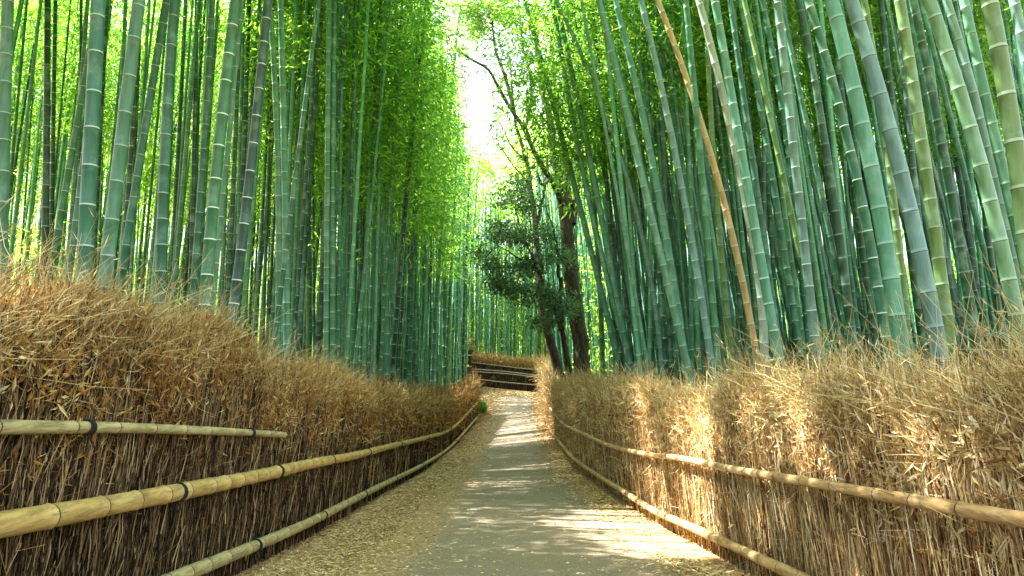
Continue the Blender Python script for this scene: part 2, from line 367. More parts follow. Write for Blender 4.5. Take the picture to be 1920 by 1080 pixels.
def sampled(n, d0, d1, p=1.0):
    """positions along the fence, closer together near the camera"""
    return d0+np.maximum(0, 0)+(np.exp(RNG.random(n)*math.log((d1+1.2)/(d0+1.2)))*(d0+1.2)-1.2-d0) if p == 1 else None
def brush(side, d0, d1, height, mats, name, label, counts, fx=None, fz=None, thick=.34):
    fx_, fz_ = fence_line(side) if fx is None else (fx, fz)
    root = empty(name, (float(fx_(d0+2)), d0+2, float(fz_(d0+2))), 'fence', label)
    off = np.array([root.location.x, root.location.y, root.location.z])
    stick_m, leaf_m, top_m, core_m = mats
    # packed core
    d = np.linspace(d0, d1, int((d1-d0)*3)+2); h = height(d); x, z = fx_(d), fz_(d); prof = []
    for dx, hz in ((.05, -.3), (.05, .5), (.06, .78), (.14, .88), (.24, .88), (thick, .75), (thick, -.3)):
        wv = RNG.normal(0, .012, len(d)); prof.append(np.stack([x+side*(dx+wv), d, z+np.where(hz < 0, -.15, h*hz+RNG.normal(0, .02, len(d)))], -1))
    V = np.stack(prof, 1); m = V.shape[1]; V = V.reshape(-1, 3)
    i, k = np.meshgrid(np.arange(len(d)-1), np.arange(m), indexing='ij')
    Q = np.stack([i*m+k, i*m+(k+1) % m, (i+1)*m+(k+1) % m, (i+1)*m+k], -1).reshape(-1, 4)
    Qc = [[a*m+0, a*m+2, a*m+4, a*m+5] for a in (0, len(d)-1)]
    mk('packed_core', V-off, np.concatenate([Q, Qc]), [core_m], parent=root)
    P = []
    # upright twigs on the face
    n = counts[0]; s = sampled(n, d0, d1); x, z, h = fx_(s), fz_(s), height(s); sc_ = np.maximum(1, s/7)**.75
    u = RNG.random(n); z0 = z+h*(u*.82-.08); L = RNG.uniform(.18, .62, n)*(1+.3*(sc_-1))
    lean = RNG.normal(.06, .14, n)
    p0 = np.stack([x+side*RNG.uniform(-.03, .07, n), s, z0], -1)
    p1 = p0+np.stack([side*RNG.normal(.0, .035, n), lean*L, L], -1)
    V, Q = sticks(p0, p1, RNG.uniform(.004, .0105, n)*sc_, RNG.normal(0, .03, (n, 1)))
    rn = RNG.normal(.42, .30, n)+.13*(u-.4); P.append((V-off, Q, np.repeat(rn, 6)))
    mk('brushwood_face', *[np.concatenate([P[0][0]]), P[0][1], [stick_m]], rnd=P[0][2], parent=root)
    # back face, plain
    n2 = counts[0]//5; s = sampled(n2, d0, d1); p0 = np.stack([fx_(s)+side*(thick+.01+RNG.uniform(-.02, .03, n2)), s, fz_(s)+height(s)*RNG.uniform(0, .7, n2)], -1)
    V, Q = sticks(p0, p0+np.stack([RNG.normal(0, .03, n2), RNG.normal(0, .08, n2), RNG.uniform(.2, .7, n2)], -1), RNG.uniform(.005, .012, n2)*np.maximum(1, s/7)**.75)
    mk('brushwood_back', V-off, Q, [stick_m], rnd=np.repeat(RNG.normal(.4, .2, n2), 6), parent=root)
    # dry leaves and curled twigs caught in the face
    parts = []
    n = counts[1]; s = sampled(n, d0, d1); x, z, h = fx_(s), fz_(s), height(s); sc_ = np.maximum(1, s/7)**.75
    u = np.clip(RNG.beta(*counts[3], n), 0, 1); cl = np.sin(s*5.1+u*9)+np.sin(s*2.3-u*14)+np.sin(s*11+u*5); keep = RNG.random(n) < np.clip(.62+cl*.25, .1, 1)
    s, x, z, h, sc_, u = [a[keep] for a in (s, x, z, h, sc_, u)]; n = len(s)
    bulge = .02+.13*np.clip((u-.35)/.6, 0, 1)
    p = np.stack([x+side*(.05-bulge*RNG.random(n)*1.3+np.clip(u-.85, 0, 1)*.9), s, z+h*u], -1)
    D = RNG.normal(size=(n, 3))*np.array([.5, 1, 1])+np.array([0, .25, .35])
    V, Q = leaves(p, D, RNG.uniform(.04, .11, n)*sc_, RNG.uniform(.009, .021, n)*sc_)
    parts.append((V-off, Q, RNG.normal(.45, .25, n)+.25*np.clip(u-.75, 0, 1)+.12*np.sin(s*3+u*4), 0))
    mm = n//3; idx = RNG.choice(n, mm); D = RNG.normal(size=(mm, 3))*np.array([.45, .8, 1])+np.array([0, .2, .7])
    V, Q = sticks(p[idx], p[idx]+unit(D)*RNG.uniform(.07, .28, (mm, 1))*sc_[idx][:, None], RNG.uniform(.0025, .0055, mm)*sc_[idx], RNG.normal(0, .12, (mm, 1)))
    parts.append((V-off, Q, np.repeat(RNG.normal(.45, .25, mm), 6), 0))
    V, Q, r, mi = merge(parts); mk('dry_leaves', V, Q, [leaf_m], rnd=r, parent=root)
    # bushy crest of fine twigs
    n = counts[2]; s = sampled(n, d0, d1); x, z, h = fx_(s), fz_(s), height(s); sc_ = np.maximum(1, s/7)**.7
    a = RNG.normal(0, .42, n)+.12*np.sin(s*2.7); L = np.where(RNG.random(n) < .06+.10*(s < 9), RNG.uniform(.25, .72, n), RNG.gamma(3., .055, n)*counts[4])
    z0 = z+h*RNG.uniform(.78, .99, n); p0 = np.stack([x+side*RNG.uniform(-.10, .36, n), s, z0], -1)
    a = a*2.1; D = np.stack([-side*RNG.normal(.1, .65, n), np.sin(a)+.10, np.cos(a)*.9], -1)+RNG.normal(0, .2, (n, 3))
    V, Q = sticks(p0, p0+unit(D)*L[:, None], RNG.uniform(.0025, .0055, n)*sc_, RNG.normal(0, .08, (n, 1)))
    rr = RNG.normal(.5, .24, n); parts = [(V-off, Q, np.repeat(rr, 6))]
    idx = RNG.choice(n, int(n*1.1)); t = RNG.random((len(idx), 1)); p = p0[idx]+unit(D[idx])*L[idx][:, None]*t
    V, Q = leaves(p, D[idx]+RNG.normal(size=(len(idx), 3))*.6, RNG.uniform(.03, .09, len(idx))*sc_[idx], RNG.uniform(.004, .011, len(idx))*sc_[idx])
    parts.append((V-off, Q, rr[idx]+.1)); V, Q, r, mi = merge(parts)
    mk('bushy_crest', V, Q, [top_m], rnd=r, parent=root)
    return root, off
hl = lambda d: 2.05+.07*np.sin(np.asarray(d)*1.3)+.05*np.sin(np.asarray(d)*3.1+1)-.30*np.clip((4.2-np.asarray(d))/3, 0, 1)
hr = lambda d: 1.55+.07*np.sin(np.asarray(d)*1.1+1)+.05*np.sin(np.asarray(d)*2.9)+.50*np.clip((np.asarray(d)-5)/9, 0, 1)
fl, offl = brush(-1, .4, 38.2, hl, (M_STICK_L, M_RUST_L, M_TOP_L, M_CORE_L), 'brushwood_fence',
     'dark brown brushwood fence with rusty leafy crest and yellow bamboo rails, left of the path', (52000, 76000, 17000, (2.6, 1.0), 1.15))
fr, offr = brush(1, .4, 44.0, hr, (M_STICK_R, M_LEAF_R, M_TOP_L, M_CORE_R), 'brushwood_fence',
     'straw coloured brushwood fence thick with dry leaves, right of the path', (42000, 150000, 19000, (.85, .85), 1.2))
def railpts(P, side, off, proud=.075, extend=None):
    a = np.array([unp(*p) for p in P]); a[:, 0] = np.where(True, a[:, 0], 0)
    fx = xL if side < 0 else xR
    a[:, 0] = fx(a[:, 1])-side*proud*np.clip(1.1-a[:, 1]/70, .5, 1)
    if extend is not None: a = np.concatenate([[a[0]+extend], a])
    return a-off
bk = lambda a: np.array([0, -a, .0625*a])
o, c = rail('rail', railpts(LL, -1, offl, .11, bk(4.2)), (.052, .052), M_RAIL2, fl, .42); ties(o, c+0, [d-offl[1] for d in (4.6, 7.0, 9.6, 12.6, 16, 20, 25)], .053)
o, c = rail('rail', railpts(LU, -1, offl, .11, bk(2.5)), (.060, .055), M_RAIL, fl, .40); ties(o, c, [d-offl[1] for d in (5.25, 7.5, 9.9, 12.8, 16.5, 21, 26)], .06)
o, c = rail('rail', railpts(LT, -1, offl, .11, bk(2.5)), (.036, .029), M_RAIL2, fl, .5); ties(o, c, [d-offl[1] for d in (4.15, 6.7)], .036)
o, c = rail('rail', railpts(RL, 1, offr, .13, bk(4.2)), (.042, .045), M_RAILR, fr, .38)
o, c = rail('rail', railpts(RU, 1, offr, .13, bk(2.2)), (.031, .045), M_RAILR, fr, .45)

# fence across the bend and its return up the left bank
def cross_fence(A, B, name, label, hgt, nr, counts):
    A = np.array(A, float); B = np.array(B, float); L = np.linalg.norm(B-A); T = (B-A)/L; Nn = np.array([T[1], -T[0]])
    if Nn[1] > 0: Nn = -Nn   # towards the camera
    za, zb = float(G(*A)), float(G(*B)); root = empty(name, (A[0], A[1], za), 'fence', label); off = np.array([A[0], A[1], za])
    def pt(s, dn, h):
        s = np.asarray(s, float); xy = A+s[..., None]*T+np.asarray(dn)[..., None]*Nn
        return np.stack([xy[..., 0], xy[..., 1], G(xy[..., 0], xy[..., 1])*.5+(za+(zb-za)*s/L)*.5+h], -1)-off
    s = np.linspace(0, L, 20); prof = [pt(s, np.full(20, q[0]), np.full(20, q[1])) for q in ((.15, -.3), (.15, hgt*.85), (-.15, hgt*.85), (-.15, -.3))]
    V = np.stack(prof, 1).reshape(-1, 3); i, k = np.meshgrid(np.arange(19), np.arange(4), indexing='ij')
    Q = np.concatenate([np.stack([i*4+k, i*4+(k+1) % 4, (i+1)*4+(k+1) % 4, (i+1)*4+k], -1).reshape(-1, 4), [[0, 1, 2, 3], [76, 77, 78, 79]]])
    mk('packed_core', V, Q, [M_CORE_L], parent=root)
    n = counts; s = RNG.random(n)*L; h = RNG.uniform(-.05, hgt*.8, n); p0 = pt(s, .17+RNG.random(n)*.05, h)
    V, Q = sticks(p0, p0+np.stack([RNG.normal(0, .05, n), 0*s, RNG.uniform(.2, .5, n)], -1), RNG.uniform(.012, .03, n), 0)
    mk('brushwood_face', V, Q, [M_STICK_L], rnd=np.repeat(RNG.normal(.28, .2, n), 6), parent=root)
    n = counts; s = RNG.random(n)*L; p0 = pt(s, RNG.uniform(-.2, .3, n), hgt*RNG.uniform(.76, .92, n)); D = RNG.normal(size=(n, 3))*np.array([.5, .4, .3])+np.array([0, 0, 1])
    V, Q = sticks(p0, p0+unit(D)*RNG.gamma(3, .11, n)[:, None], RNG.uniform(.012, .022, n), RNG.normal(0, .08, (n, 1)))
    V2, Q2 = leaves(p0, D, RNG.uniform(.1, .22, n), RNG.uniform(.03, .06, n))
    V, Q, r, m = merge([(V, Q, np.repeat(RNG.normal(.4, .25, n), 6)), (V2, Q2, RNG.normal(.35, .25, n))]); mk('bushy_crest', V, Q, [M_TOP_L], rnd=r, parent=root)
    for h in nr:
        s = np.linspace(0, L, 8); rail('rail', pt(s, np.full(8, .26), h+.03*np.sin(s+h*5)), (.035, .035), M_RAILG, root, .6)
    return root
cross_fence((-2.75, 50.5), (2.6, 50.2), 'brushwood_fence', 'dark fence with thin grey rails closing the view where the path bends', 1.95, (.45, .98, 1.12, 1.5), 7000)
cross_fence((-4.9, 46.2), (-2.95, 50.3), 'brushwood_fence', 'short rusty topped fence climbing the bank beyond the left fence end', 3.1, (.7, 1.3, 2.0), 3500)

# ------------------------------------------------------------------ bamboo
BEAMS = [((1.75, 8.1, -.33), .55), ((1.75, 9.2, -.4), .68), ((1.65, 10.4, -.45), .68), ((1.5, 11.8, -.5), .48), ((2.0, 7.9, 1.2), .55), ((2.0, 8.8, .6), .5),
         ((1.4, 13.9, -.5), .15), ((1.1, 15.6, -.5), .15), ((.7, 11.2, -.5), .02), ((0, 21, -.6), .15), ((.3, 24.5, -.6), .2), ((-.2, 28, -.5), .2), ((.5, 31, -.3), .15), ((0, 34, 0), .1), ((-.3, 37.5, .2), .2),
         ((-1.9, 7.3, -.3), .12), ((-2.6, 3.5, 1.9), .45), ((2.0, 3.75, 1.1), .3), ((2.0, 5.3, 1.3), .35), ((2.0, 6.4, .5), .4), ((2.0, 11.2, 1.0), .5), ((2.0, 6.3, 1.6), .35), ((1.8, 14, 1.2), .4), ((1.9, 4.6, .2), .25)]  # leaves sunward of these points are cut away to shape the sun patches
def axis_dist(P, m=6):
    """how far the points stay from the axes of the widest openings"""
    s_ = np.array(SUN); best = np.full(len(P), 99.)
    for p, r in BEAMS[:m]:
        v = P-np.array(p); t = v@s_; dd = np.linalg.norm(v-t[:, None]*s_, axis=1)-r; best = np.minimum(best, np.where(t > 0, dd, 99))
    return best
COL = dict(jade=(.10, .30, .17), teal=(.042, .195, .110), deep=(.012, .085, .038), blue=(.16, .31, .27), olive=(.15, .27, .08),
           lime=(.18, .38, .19), gray=(.045, .125, .095), pale=(.38, .48, .37), tan=(.72, .48, .22), sea=(.10, .32, .20), green=(.062, .24, .105))
def culm_mesh(cl, r0, r1, node, sides, thick=1.):
    """cl: centre line points from ground up. returns V, Q, midx"""
    seg = np.concatenate([[0], np.cumsum(np.linalg.norm(np.diff(cl, axis=0), axis=1))]); L = seg[-1]
    ks = []; x = node*random.uniform(.1, .9)
    while x < L-.06: ks.append(x); x += node*random.uniform(.88, 1.12)*(.8+.35*min(1, x/3))
    hw = max(.004, node*.016)*thick
    s, ty = [0.], [0]
    for q in ks: s += [q-hw*1.6, q-hw*.6, q+hw*.6, q+hw*3.6, q+hw*5.5]; ty += [0, 1, 2, 3, 0]
    s.append(L); ty.append(0); s = np.array(s); ty = np.array(ty)
    P = np.stack([np.interp(s, seg, cl[:, a]) for a in range(3)], -1); t = s/L
    rr = (r0+(r1-r0)*t**1.3)*np.where(ty == 1, 1.07, np.where(ty == 2, 1.05, np.where(ty == 3, .985, 1)))
    V, Q = tube(P, rr, sides)
    mi = np.where((ty[:-1] == 1), 1, np.where(ty[:-1] == 2, 2, 0)); return V, Q, np.repeat(mi, sides)
# shared leafy crowns (origin on the culm, half way up)
def crown_mesh(n, rad, zlo, zhi, L, W, k, seed):
    zz = RNG.uniform(zlo, zhi, n); az = RNG.random(n)*2*math.pi; tt = (zz-zlo)/(zhi-zlo)
    rmax = rad*np.sin(np.clip(tt*.85+.12, 0, 1)*math.pi)**.7; r = rmax*np.sqrt(RNG.random(n))
    out = np.stack([np.cos(az), np.sin(az), 0*az], -1); lev = np.round(zz/.45)*.45+RNG.normal(0, .1, n)
    Cn = out*r[:, None]+np.stack([0*zz, 0*zz, lev+r*.25], -1)
    V, Q, rn = sprays(Cn, k, .17, L, W, out)
    m = min(90, n//3); p0 = np.stack([0*lev[:m], 0*lev[:m], lev[:m]-.2], -1); V2, Q2 = sticks(p0, Cn[:m], np.full(m, .012), .04)
    return merge([(V, Q, rn, 0), (V2, Q2, np.full(len(Q2), .3), 1)])
crown_me = []
for s in range(6):
    V, Q, r, mi = crown_mesh(330, 1.55, -1.5, 6.5, .21, .042, 11, s)
    o = mk('foliage', V, Q, [M_LEAF, CULMT[0]], mi, rnd=r); crown_me.append(o.data); bpy.data.objects.remove(o)

def bamboo(cl, r0, r1, node, col, wax, label, group=None, sides=12, crown=None, jitter=.12):
    base = cl[0].copy(); V, Q, mi = culm_mesh(cl-base, r0, r1, node, sides, 1.5 if wax < .36 else 1.)
    c = [max(0, .74*q*random.uniform(1-jitter, 1+jitter)) for q in COL[col]]
    if crown is not None:
        i = int(np.argmin(abs(cl[:, 2]-crown[1]))); q = cl[i]+np.outer(np.arange(0, 7, 1.), [0, 0, 1])
        if axis_dist(q).min() < 1.0: crown = None
    if crown is None:
        o = mk('bamboo_stalk', V, Q, CULM, mi, smooth=True, cat='bamboo', label=label, group=group); o.location = base
        o.color = (*c, wax); return o
    root = empty('bamboo_stalk', base, 'bamboo', label, group)
    o = mk('culm', V, Q, CULM, mi, smooth=True, parent=root); o.color = (*c, wax)
    f = bpy.data.objects.new('foliage', crown[0]); C.objects.link(f); f.parent = root
    i = int(np.argmin(abs(cl[:, 2]-crown[1]))); f.location = cl[i]-base; f.rotation_euler = (0, 0, random.random()*6.28)
    sx = random.uniform(.85, 1.15); f.scale = (sx, sx, random.uniform(.85, 1.1)); return root

# culms traced one by one: (bottom to top picture points, width, colour, wax, description)
HERO = [
 ([(2, 470), (8, 250), (17, 0)], 25, 'jade', .5, 'pale jade thick bamboo at the far left edge of the grove'),
 ([(84, 490), (88, 250), (91, 0)], 14, 'deep', .35, 'dark green upright bamboo, second from the left edge, touching a thinner one'),
 ([(96, 495), (98, 250), (101, 0)], 9, 'deep', .6, 'thin dark bamboo with white rings pressed against a darker thicker one'),
 ([(158, 500), (172, 250), (185, 0)], 30, 'teal', .6, 'thick deep green bamboo with pale rings, widest in the left grove'),
 ([(176, 500), (189, 220), (201, 0)], 9, 'deep', .3, 'very dark thin bamboo hiding along the right side of the widest left culm'),
 ([(200, 500), (219, 340), (237, 200), (262, 0)], 27, 'jade', .4, 'thick light jade bamboo leaning right, just right of the widest left culm'),
 ([(302, 520), (308, 300), (314, 180), (326, 0)], 22, 'teal', .45, 'medium green bamboo standing alone between the light jade culm and a dark pair'),
 ([(358, 540), (364, 300), (370, 0)], 10, 'deep', .3, 'thin dark bamboo left of the white ringed leaning culm'),
 ([(362, 560), (376, 370), (387, 200), (398, 0)], 15, 'teal', .4, 'bottle green bamboo immediately left of the boldly white ringed culm'),
 ([(384, 570), (401, 370), (415, 215), (440, 0)], 24, 'green', 1.0, 'thick green bamboo with bold white rings leaning right in the left grove'),
 ([(428, 540), (440, 300), (453, 0)], 10, 'deep', .3, 'dark slim bamboo rising just right of the boldly white ringed culm'),
 ([(446, 560), (457, 260), (465, 0)], 11, 'deep', .7, 'dark bamboo with fine white rings behind the slate grey leaning culm'),
 ([(437, 580), (461, 400), (480, 215), (491, 100), (502, 0)], 20, 'gray', .95, 'slate grey bamboo with white rings and a crooked top'),
 ([(521, 620), (519, 250), (508, 50), (505, 0)], 13, 'jade', .3, 'left one of two pale green culms standing close together mid left'),
 ([(538, 620), (531, 220), (525, 0)], 14, 'sea', .3, 'right one of two pale green culms standing close together mid left'),
 ([(612, 640), (615, 250), (618, 0)], 12, 'jade', .3, 'pale slim bamboo left of a straight green one, above the fence dip'),
 ([(624, 640), (623, 300), (625, 0)], 12, 'green', .35, 'straight green bamboo running full height at the left grove middle'),
 ([(608, 500), (592, 250), (565, 0)], 7, 'deep', .3, 'very thin dark bamboo leaning left above the left fence'),
 ([(566, 560), (558, 350), (545, 150), (530, 0)], 6, 'deep', .3, 'thinnest dark bamboo crossing behind the pale green pair'),
 ([(725, 690), (721, 540), (710, 270), (698, 130), (684, 0)], 13, 'sea', .3, 'light green bamboo bending left at its leafy top, middle of left grove'),
 ([(737, 690), (732, 500), (726, 300), (716, 150)], 10, 'sea', .3, 'light green bamboo just right of the left bending one'),
 ([(640, 640), (655, 420), (668, 250), (675, 100)], 7, 'teal', .3, 'slim bamboo leaning right with top lost in left leaves'),
 ([(716, 520), (690, 380), (662, 160)], 5, 'deep', .2, 'thin fallen looking dark bamboo leaning sharply left across others'),
 ([(768, 680), (775, 450), (790, 250), (800, 60)], 9, 'teal', .3, 'dark green bamboo tilting right in the left middle distance'),
 ([(835, 690), (833, 420), (830, 150)], 12, 'green', .3, 'thicker green bamboo nearest the end of the left fence'),
 ([(812, 700), (822, 480), (838, 300), (850, 120)], 9, 'sea', .3, 'pale bamboo leaning right toward the sky gap from the left'),
 ([(868, 690), (873, 500), (882, 315)], 6, 'deep', .2, 'dark bare bamboo pole ending in mid air near the sky gap'),
 ([(780, 690), (762, 420), (745, 150)], 8, 'teal', .3, 'slim green bamboo leaning left in the left middle distance'),
 # right grove, from the tree to the right edge
 ([(1185, 700), (1150, 540), (1127, 400), (1105, 300), (1085, 200), (1065, 100), (1040, 0)], 13, 'sea', .1, 'long curving blue green bamboo arching over the path right of the tree'),
 ([(1165, 700), (1125, 540), (1105, 450), (1080, 370), (1060, 280), (1035, 190), (1000, 60)], 12, 'sea', .1, 'curving bamboo nearest the dark tree trunk, arching left'),
 ([(1188, 700), (1160, 600), (1140, 540), (1115, 425), (1097, 325), (1075, 225), (1055, 120)], 11, 'jade', .1, 'slender arching bamboo between the two curving ones near the trunk'),
 ([(1172, 700), (1150, 480), (1140, 350), (1127, 240), (1110, 115), (1085, 0)], 8, 'teal', .1, 'thin darker bamboo rising behind the arching ones near the trunk'),
 ([(1240, 690), (1215, 470), (1181, 345), (1165, 310), (1140, 235), (1120, 165), (1087, 90)], 10, 'blue', .1, 'bluish bamboo crossing leftward behind the leaning ones right of trunk'),
 ([(1158, 690), (1175, 520), (1184, 400), (1190, 300), (1187, 130)], 10, 'blue', .1, 'bluish culm standing upright against the lean, right of the tree'),
 ([(1130, 700), (1126, 560), (1118, 440), (1110, 330)], 10, 'green', .1, 'upright green culm just right of the main tree trunk'),
 ([(1287, 700), (1265, 540), (1250, 450), (1230, 350), (1205, 225), (1182, 125), (1152, 0)], 15, 'sea', .15, 'medium blue green leaning bamboo, first strong one right of the arching group'),
 ([(1302, 690), (1270, 500), (1247, 350), (1222, 210), (1200, 100), (1175, 0)], 11, 'teal', .1, 'darker leaning bamboo tucked right of the first strong leaning one'),
 ([(1335, 680), (1300, 480), (1275, 325), (1252, 215), (1230, 125), (1202, 0)], 15, 'blue', .15, 'blue green leaning bamboo two left of the tan dead culm'),
 ([(1345, 680), (1330, 500), (1315, 300), (1295, 150), (1285, 0)], 15, 'green', .1, 'grass green bamboo crossing behind the tan dead culm'),
 ([(1320, 690), (1296, 480), (1283, 330), (1262, 170), (1242, 0)], 11, 'teal', .1, 'teal bamboo between the blue green leaner and the tan culm'),
 ([(1418, 690), (1410, 600), (1385, 480), (1365, 400), (1335, 300), (1305, 210), (1280, 125), (1236, 0)], 14, 'tan', .15, 'dead tan brown bamboo leaning left among the green ones'),
 ([(1374, 690), (1362, 560), (1345, 400), (1333, 200), (1325, 0)], 13, 'olive', .1, 'yellowish green bamboo standing behind the tan dead culm'),
 ([(1433, 700), (1428, 560), (1416, 470)], 17, 'pale', .1, 'whitish pale bamboo standing right beside the foot of the tan culm'),
 ([(1468, 710), (1440, 560), (1410, 400), (1387, 250), (1362, 100), (1342, 0)], 19, 'sea', .35, 'broad sea green bamboo rising right of the whitish culm'),
 ([(1500, 680), (1480, 500), (1452, 340), (1425, 200), (1405, 100), (1395, 0)], 14, 'teal', .2, 'dark teal leaning bamboo right of the broad sea green one'),
 ([(1452, 600), (1425, 430), (1405, 250), (1397, 125), (1390, 0)], 11, 'jade', .1, 'slim light bamboo between sea green and dark teal culms'),
 ([(1520, 670), (1507, 520), (1492, 380), (1475, 250), (1455, 115), (1430, 0)], 14, 'teal', .2, 'straight teal bamboo left of the pale ringed blue green one'),
 ([(1532, 690), (1520, 540), (1500, 400), (1485, 260), (1472, 150), (1457, 0)], 18, 'blue', .5, 'blue green bamboo with pale rings, centre of the right grove'),
 ([(1560, 620), (1538, 480), (1515, 400), (1507, 275), (1500, 125), (1482, 0)], 9, 'pale', .1, 'thin silvery white bamboo in the middle of the right grove'),
 ([(1597, 640), (1590, 560), (1575, 450), (1550, 300), (1525, 150), (1497, 0)], 17, 'deep', .15, 'very dark green bamboo right of the thin silvery one'),
 ([(1660, 640), (1640, 490), (1610, 360), (1580, 240), (1550, 125), (1512, 0)], 19, 'teal', .7, 'dark green white ringed bamboo leaning in front of its neighbours, right grove'),
 ([(1640, 640), (1622, 500), (1600, 350), (1580, 200), (1562, 50)], 13, 'deep', .2, 'shadowy bamboo seen behind the white ringed dark leaner'),
 ([(1694, 710), (1690, 640), (1665, 450), (1630, 300), (1600, 150), (1565, 0)], 31, 'sea', .15, 'broad light blue green bamboo with its foot in front, right grove'),
 ([(1757, 640), (1740, 540), (1715, 425), (1675, 275), (1640, 140), (1597, 0)], 30, 'blue', .1, 'broad bluish bamboo just right of the widest light one'),
 ([(1702, 640), (1683, 450), (1665, 300), (1650, 200), (1618, 0)], 15, 'olive', .1, 'mossy yellow green bamboo glimpsed between the two broad bluish culms'),
 ([(1730, 650), (1712, 500), (1690, 380), (1672, 200), (1655, 60)], 13, 'deep', .1, 'dark slim bamboo right behind the broad bluish culm'),
 ([(1780, 640), (1775, 600), (1760, 475), (1740, 325), (1717, 175), (1692, 0)], 24, 'olive', .15, 'olive green thick bamboo in the right grove'),
 ([(1725, 330), (1710, 200), (1700, 100), (1672, 0)], 11, 'jade', .1, 'pale slim culm just left of the olive green one'),
 ([(1822, 600), (1815, 560), (1800, 450), (1770, 275), (1740, 150), (1715, 0)], 19, 'deep', .15, 'blackish green bamboo right of the olive green one'),
 ([(1845, 620), (1812, 420), (1785, 250), (1765, 130), (1742, 0)], 11, 'gray', .2, 'silvery grey thin bamboo between dark and light green culms'),
 ([(1920, 660), (1890, 525), (1860, 380), (1820, 250), (1790, 135), (1742, 0)], 28, 'lime', .2, 'bright light green thick bamboo near the right edge'),
 ([(1905, 500), (1875, 375), (1845, 250), (1810, 135), (1772, 0)], 19, 'blue', .15, 'dusty blue bamboo between two green ones near right edge'),
 ([(1917, 475), (1890, 360), (1860, 240), (1835, 135), (1805, 0)], 21, 'jade', .15, 'jade bamboo third from the top right corner'),
 ([(1924, 440), (1905, 300), (1880, 140), (1852, 0)], 34, 'olive', .3, 'thickest olive bamboo with a pale scar near the top right corner'),
 ([(1935, 180), (1917, 75), (1902, 0)], 22, 'blue', .15, 'bluish culm cut by the top right corner of the picture'),
 ([(1880, 640), (1862, 520), (1850, 430), (1835, 300), (1822, 150)], 13, 'teal', .2, 'teal culm low behind the bright light green one'),
 ([(1800, 600), (1765, 440), (1738, 300), (1722, 200)], 12, 'blue', .2, 'slaty thin bamboo between the olive and blackish culms'),
]
placed = []
def in_fence(x, d, m=.55): return xL(d)-m < x < xR(d)+m
for pts, wpx, col, wax, label in HERO:
    D = .125 if wpx > 16 else (.118 if wpx > 10 else .10); d = D*F/wpx
    px0, py0 = pts[0]; u = (px0-960)/F
    while d < 45 and in_fence(u*d/1.01, d, .62): d += .25
    Dm = wpx*d/F
    a = np.array([unp(x, y, d) for x, y in pts]); z = a[:, 2]; x = a[:, 0]
    deg = 2 if len(pts) > 2 else 1; cf = np.polyfit(z, x, deg); dcf = np.polyder(cf)
    g = float(G(x[0], d))-.1; zlo, zhi = z[0], z[-1]; top = zhi+.001 if label.startswith('dark bare') else max(zhi+2.5, 8.5 if d < 12 else 11.5)
    zz = np.arange(g, top, .25); xx = np.polyval(cf, np.clip(zz, zlo, zhi))
    s0, s1 = np.polyval(dcf, zlo), np.polyval(dcf, zhi)
    xx = xx+np.where(zz < zlo, (zz-zlo)*s0*.8, 0)+np.where(zz > zhi, (zz-zhi)*s1+.012*np.sign(s1)*(zz-zhi)**2, 0)
    yy = d+.012*(zz-zlo)*random.uniform(-1, 1)
    cl = np.stack([xx, yy, zz], -1); dist = d
    node = Dm*random.uniform(2.1, 2.6)
    crown = (random.choice(crown_me), 7.5) if d > 14 and top > 9 and 'bare' not in label else None
    bamboo(cl, Dm/2*1.02, Dm/2*.72, node, col, wax, label, None, 16 if wpx > 16 else 10, crown, .04)
    placed.append((xx[0], d))
NH = len(HERO)
# the ranks behind, one object each
def line_for(x0, d, lean, curve, H):
    g = float(G(x0, d))-.1; z = np.arange(0, H, .35); t = z/H
    return np.stack([x0+lean*z+curve*t*t*t*H*.3, d+random.uniform(-.02, .02)*z, g+z], -1)
def fill(n, side, drange, group, label, colors, rr, lean, stuffed=False):
    cnt = 0; tries = 0; out = []
    while cnt < n and tries < n*60:
        tries += 1
        d = drange[0]+(drange[1]-drange[0])*random.random()**1.0
        far = .74*d+1.5; near = -float(xL(d))+.65 if side < 0 else float(xR(d))+.65
        if far < near+.3: continue
        x = side*(near+(far-near)*random.random()**1.25)
        pxl = 960+x/d*F
        if side < 0 and pxl < 520 and random.random() < (.62 if stuffed else .35): continue
        if any((x-a)**2+(d-b)**2 < (.30 if not stuffed else .12)**2 for a, b in placed): continue
        if abs((x-2.4)/1.0) < .9 and 24 < d < 31: continue
        ln = random.gauss(*lean); H = random.uniform(12.5, 16)
        zt = np.linspace(0, H, 40)
        if side > 0 and d < 12.5:   # leave the dead tan culm in front
            ee = (float(G(x, d))+zt-1.3)/d; a = np.interp(ee, [-.03, .05, .16, .27, .36, .40, .54], [.33, .325, .30, .27, .25, .235, .205])
            if (abs((x+ln*zt)/d-a) < .022).any(): continue
        if axis_dist(np.stack([x+ln*zt, d+0*zt, float(G(x, d))+zt], -1)).min() < -.25: continue
        if side > 0 and d < 30 and (x+ln*4)/d < .135: continue
        placed.append((x, d)); cnt += 1
        out.append((x, d, ln, H))
    return out
quota = dict()
gl = fill(104, -1, (9.0, 31), '', '', None, None, (.022, .035))
gr_ = fill(127, 1, (9.5, 23), '', '', None, None, (-.115, .045))
def tint_pick(side): return random.choices(['teal', 'green', 'deep', 'jade', 'sea', 'gray', 'olive', 'blue', 'pale'],
      [30, 22, 24, 12, 16, 5, 2, 3, 0] if side < 0 else [22, 14, 20, 12, 16, 8, 3, 16, 0])[0]
GN = {'deep': 'dark green', 'gray': 'greyish', 'teal': 'teal green', 'green': 'mid green', 'jade': 'pale jade', 'sea': 'sea green', 'olive': 'olive', 'blue': 'bluish', 'pale': 'whitish'}
ranks = {}
